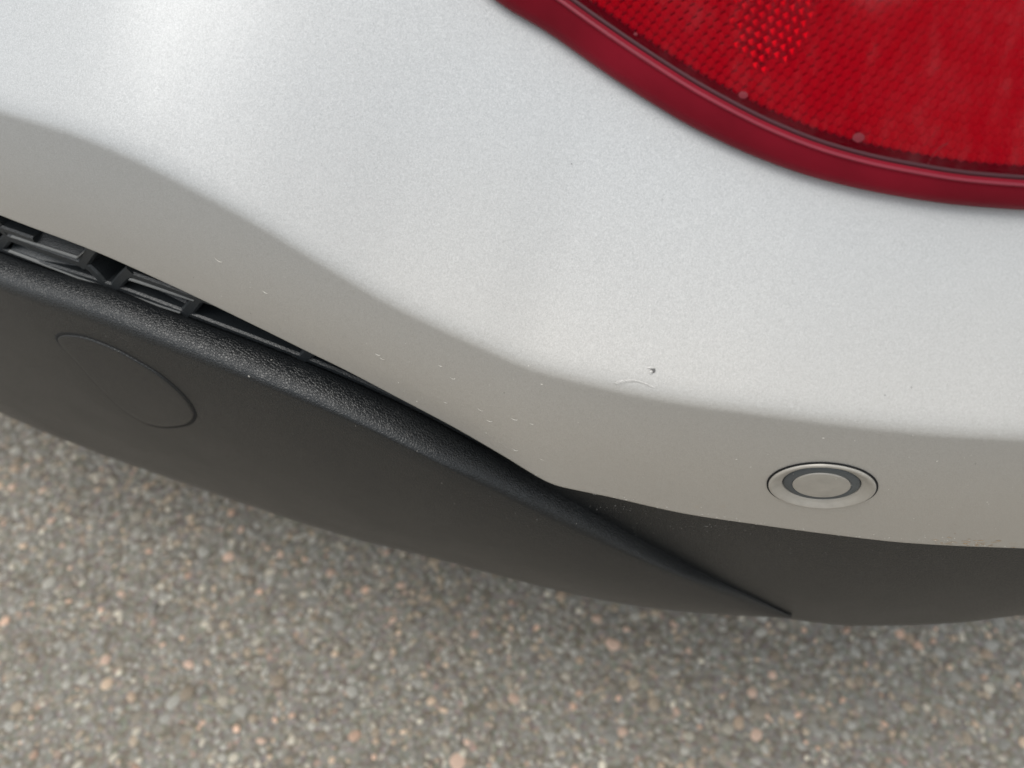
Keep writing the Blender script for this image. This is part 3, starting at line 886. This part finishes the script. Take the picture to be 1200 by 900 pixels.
for r0, r1, cnt in ((.0058, .0075, 700), (.0046, .0058, 4500), (.0034, .0046, 13000), (.0025, .0034, 27000), (.0015, .0024, 46000)):
    k = int(cnt)
    xs = rng.uniform(GX0 + .01, GX1 - .01, k); ys = rng.uniform(GY0 + .01, GY1 - .01, k); rr = rng.uniform(r0, r1, k)
    for a, b, c in zip(xs, ys, rr): try_place(c, a, b)
stones = np.array(stones)
edge_ = np.minimum.reduce([stones[:, 0] - GX0, GX1 - stones[:, 0], stones[:, 1] - GY0, GY1 - stones[:, 1]])
stones = stones[rng.uniform(0, .22, len(stones)) < edge_]          # the built stones thin out into the plain surface
print('stones', len(stones))
WARM = np.array([1.07, 1.02, .945])
PAL = [((.300, .303, .295), .34), ((.345, .345, .330), .22), ((.255, .235, .205), .16), ((.345, .295, .240), .15), ((.44, .42, .375), .08), ((.58, .41, .33), .026), ((.49, .39, .31), .03), ((.56, .54, .48), .018)]
pc = np.array([p[0] for p in PAL]); pw = np.array([p[1] for p in PAL]); pw /= pw.sum()
N = len(stones)
tint = pc[rng.choice(len(PAL), N, p=pw)] * rng.uniform(.70, 1.32, (N, 1)) * WARM
pk = (stones[:, 2] > .0040) & (rng.uniform(0, 1, N) < .045)
tint[pk] = np.array([.62, .445, .35]) * rng.uniform(.85, 1.15, (int(pk.sum()), 1))
asp = rng.uniform(.55, 1.0, N); yaw = rng.uniform(0, 2 * math.pi, N); flat = rng.uniform(.22, .42, N); sink = rng.uniform(-.14, .08, N)
# the stones that show largest: in the photograph's view, biggest first -> parts of the road
tt = -CAM[2] * 0 + stones
vx = stones[:, 0]; vy = stones[:, 1]
rel = np.stack([vx, vy, np.full(N, -CAM[2])], 1)
dep = rel @ FWD; u = rel[:, 0] / dep * FPX + 600; v = 450 - (rel @ UP) / dep * FPX
edge = np.interp(u, [0, 400, 653, 933, 1200], [484, 627, 692, 724, 721])
vis = (u > 4) & (u < 1196) & (v > edge + 4) & (v < 896)
warm = (tint[:, 0] > tint[:, 2] * 1.45) | (tint[:, 0] > .26)
order = np.argsort(-(stones[:, 2] / dep * np.where(warm, 1.35, 1) * vis))[:300]
single = np.zeros(N, bool); single[order] = True
# a few shared shapes
shapes = []
for k in range(10):
    g = np.random.default_rng(100 + k)
    VV_ = IV2.copy()
    dirs = g.normal(size=(7, 3)); dirs /= np.linalg.norm(dirs, axis=1)[:, None]; lim = g.uniform(.62, .95, 7)
    for dv, l in zip(dirs, lim):
        pr = VV_ @ dv; over = np.maximum(pr - l, 0); VV_ = VV_ - over[:, None] * dv
    top_l = g.uniform(.55, .8); VV_[:, 2] = np.minimum(VV_[:, 2], top_l + (VV_[:, 2] - top_l) * .25)
    shapes.append(VV_)
idx = -np.ones(len(IV), int); idx[IV[:, 2] > -.3] = np.arange(len(IV2))
F2 = np.array([[idx[a], idx[b], idx[c]] for a, b, c in IFc if min(idx[a], idx[b], idx[c]) >= 0])
kind_ = rng.integers(0, 10, N)
def set_tint(me, cols):
    a = me.color_attributes.new('tint', 'FLOAT_COLOR', 'POINT')
    c = np.ones((len(me.vertices), 4), np.float32); c[:, :3] = cols
    a.data.foreach_set('color', c.ravel())
VS, TS, FS = [], [], []; nv = 0
for k in range(10):
    sel = np.where((~single) & (kind_ == k))[0]
    S = shapes[k]
    c, s = np.cos(yaw[sel]), np.sin(yaw[sel]); r = stones[sel, 2]
    lx = S[None, :, 0] * r[:, None]; ly = S[None, :, 1] * (r * asp[sel])[:, None]
    x = stones[sel, 0][:, None] + c[:, None] * lx - s[:, None] * ly
    y = stones[sel, 1][:, None] + s[:, None] * lx + c[:, None] * ly
    z = (S[None, :, 2] * flat[sel][:, None] + sink[sel][:, None]) * r[:, None]
    VS.append(np.stack([x, y, z], -1).reshape(-1, 3)); TS.append(np.repeat(tint[sel], len(S), 0))
    FS.append((F2[None] + (nv + np.arange(len(sel)) * len(S))[:, None, None]).reshape(-1, 3)); nv += len(sel) * len(S)
VS = np.concatenate(VS); FS = np.concatenate(FS); TS = np.concatenate(TS)
me = bpy.data.meshes.new('stone_chippings')
me.vertices.add(len(VS)); me.vertices.foreach_set('co', VS.astype(np.float32).ravel())
me.loops.add(len(FS) * 3); me.loops.foreach_set('vertex_index', FS.astype(np.int32).ravel())
me.polygons.add(len(FS)); me.polygons.foreach_set('loop_start', (np.arange(len(FS)) * 3).astype(np.int32)); me.polygons.foreach_set('loop_total', np.full(len(FS), 3, np.int32))
me.polygons.foreach_set('use_smooth', np.ones(len(FS), bool))
me.update(calc_edges=True); me.validate()
set_tint(me, TS); me.materials.append(MAT['stone'])
chips = link(bpy.data.objects.new('stone_chippings', me), road); chips['kind'] = 'stuff'
smesh = []
for k in range(10):
    me = bpy.data.meshes.new('stone'); me.from_pydata([tuple(q) for q in shapes[k]], [], [tuple(map(int, f)) for f in F2])
    me.polygons.foreach_set('use_smooth', [True] * len(me.polygons)); set_tint(me, np.ones(3)); me.materials.append(MAT['stone']); smesh.append(me)
for i in order:
    o = bpy.data.objects.new('stone', smesh[kind_[i]]); link(o, road)
    r = stones[i, 2]
    o.location = (stones[i, 0], stones[i, 1], sink[i] * r); o.rotation_euler = (0, 0, yaw[i]); o.scale = (r, r * asp[i], r * flat[i])
    o.color = (*[float(q) for q in tint[i]], 1)

# a dry grass stem lying on the stones
def gnd(px, py):
    r = ray(px, py); return CAM + r * (CAM[2] / -r[2])
pts = [gnd(*q) + np.array([0, 0, .0042]) for q in [(240, 824), (248, 825), (256, 829), (263, 836)]]
V, F = [], []
for i, p in enumerate(pts):
    rr = .0011 * (1 - .18 * i)
    for k in range(6):
        a = k * math.pi / 3; V.append((p[0], p[1] + rr * math.cos(a), p[2] + rr * math.sin(a)))
for i in range(len(pts) - 1):
    for k in range(6): F.append((i * 6 + k, i * 6 + (k + 1) % 6, (i + 1) * 6 + (k + 1) % 6, (i + 1) * 6 + k))
F += [tuple(range(6)), tuple(range(18, 24))]
st = mesh_obj('dry_stem', V, F, 'straw'); fix_normals(st)
st['label'] = 'short curved pale straw stem lying on the asphalt stones'; st['category'] = 'stem'

# ------------------------------------------------------------------ unseen hedge behind the viewer, added to give the lamp's gloss something dark
def leaf_mat():
    t = NT('hedge_leaf')
    oi = t.noise(1.2, 4); r = t.ramp(oi.outputs['Fac'], [(0.3, (0.035, 0.06, 0.018)), (0.7, (0.075, 0.11, 0.035))])
    t.set(Base_Color=r.outputs[0], Roughness=0.5); return t.m
MAT['leaf'] = leaf_mat(); MAT['bark'] = simple('hedge_bark', (0.09, 0.07, 0.05), 0.9)
hedge = bpy.data.objects.new('unseen_hedge', None); link(hedge); hedge.location = (0, -6.0, 0)
hedge['label'] = 'unseen hedge added behind the viewer to darken the lamp reflection'; hedge['category'] = 'hedge'
nl = 42000
g = np.random.default_rng(3)
hx = g.uniform(-11, 11, nl)
prof_h = 2.15 + .25 * np.sin(hx * 1.1) + .15 * np.sin(hx * 2.9 + 1)
hz = prof_h * g.uniform(0.02, 1, nl) ** .8
hy = -g.uniform(0, 1, nl) ** 1.5 * 1.1 + .18 * np.sin(hx * 1.9 + hz * 2.2) + .1 * np.sin(hx * 5 + hz * 4)
cn = np.stack([hx, hy, hz], 1)
a1 = g.normal(size=(nl, 3)); a1 /= np.linalg.norm(a1, axis=1)[:, None]
a2 = np.cross(a1, g.normal(size=(nl, 3))); a2 /= np.linalg.norm(a2, axis=1)[:, None]
sz = g.uniform(.04, .09, (nl, 1))
V = np.stack([cn - a1 * sz, cn + a2 * sz * .5, cn + a1 * sz, cn - a2 * sz * .5], 1).reshape(-1, 3)
mesh_obj('crown', V, np.arange(nl * 4).reshape(-1, 4), 'leaf', hedge, False)
for k in range(22):
    x = -10.5 + k; V = []; F = []
    for i, (z, r) in enumerate(((0, .06), (.7, .045), (1.7, .02))):
        for q in range(7): V.append((x + r * math.cos(q * .8976) + .05 * i, -.55 + r * math.sin(q * .8976), z))
    for i in range(2):
        for q in range(7): F.append((i * 7 + q, i * 7 + (q + 1) % 7, i * 7 + 7 + (q + 1) % 7, i * 7 + 7 + q))
    mesh_obj('stem', V, F, 'bark', hedge)
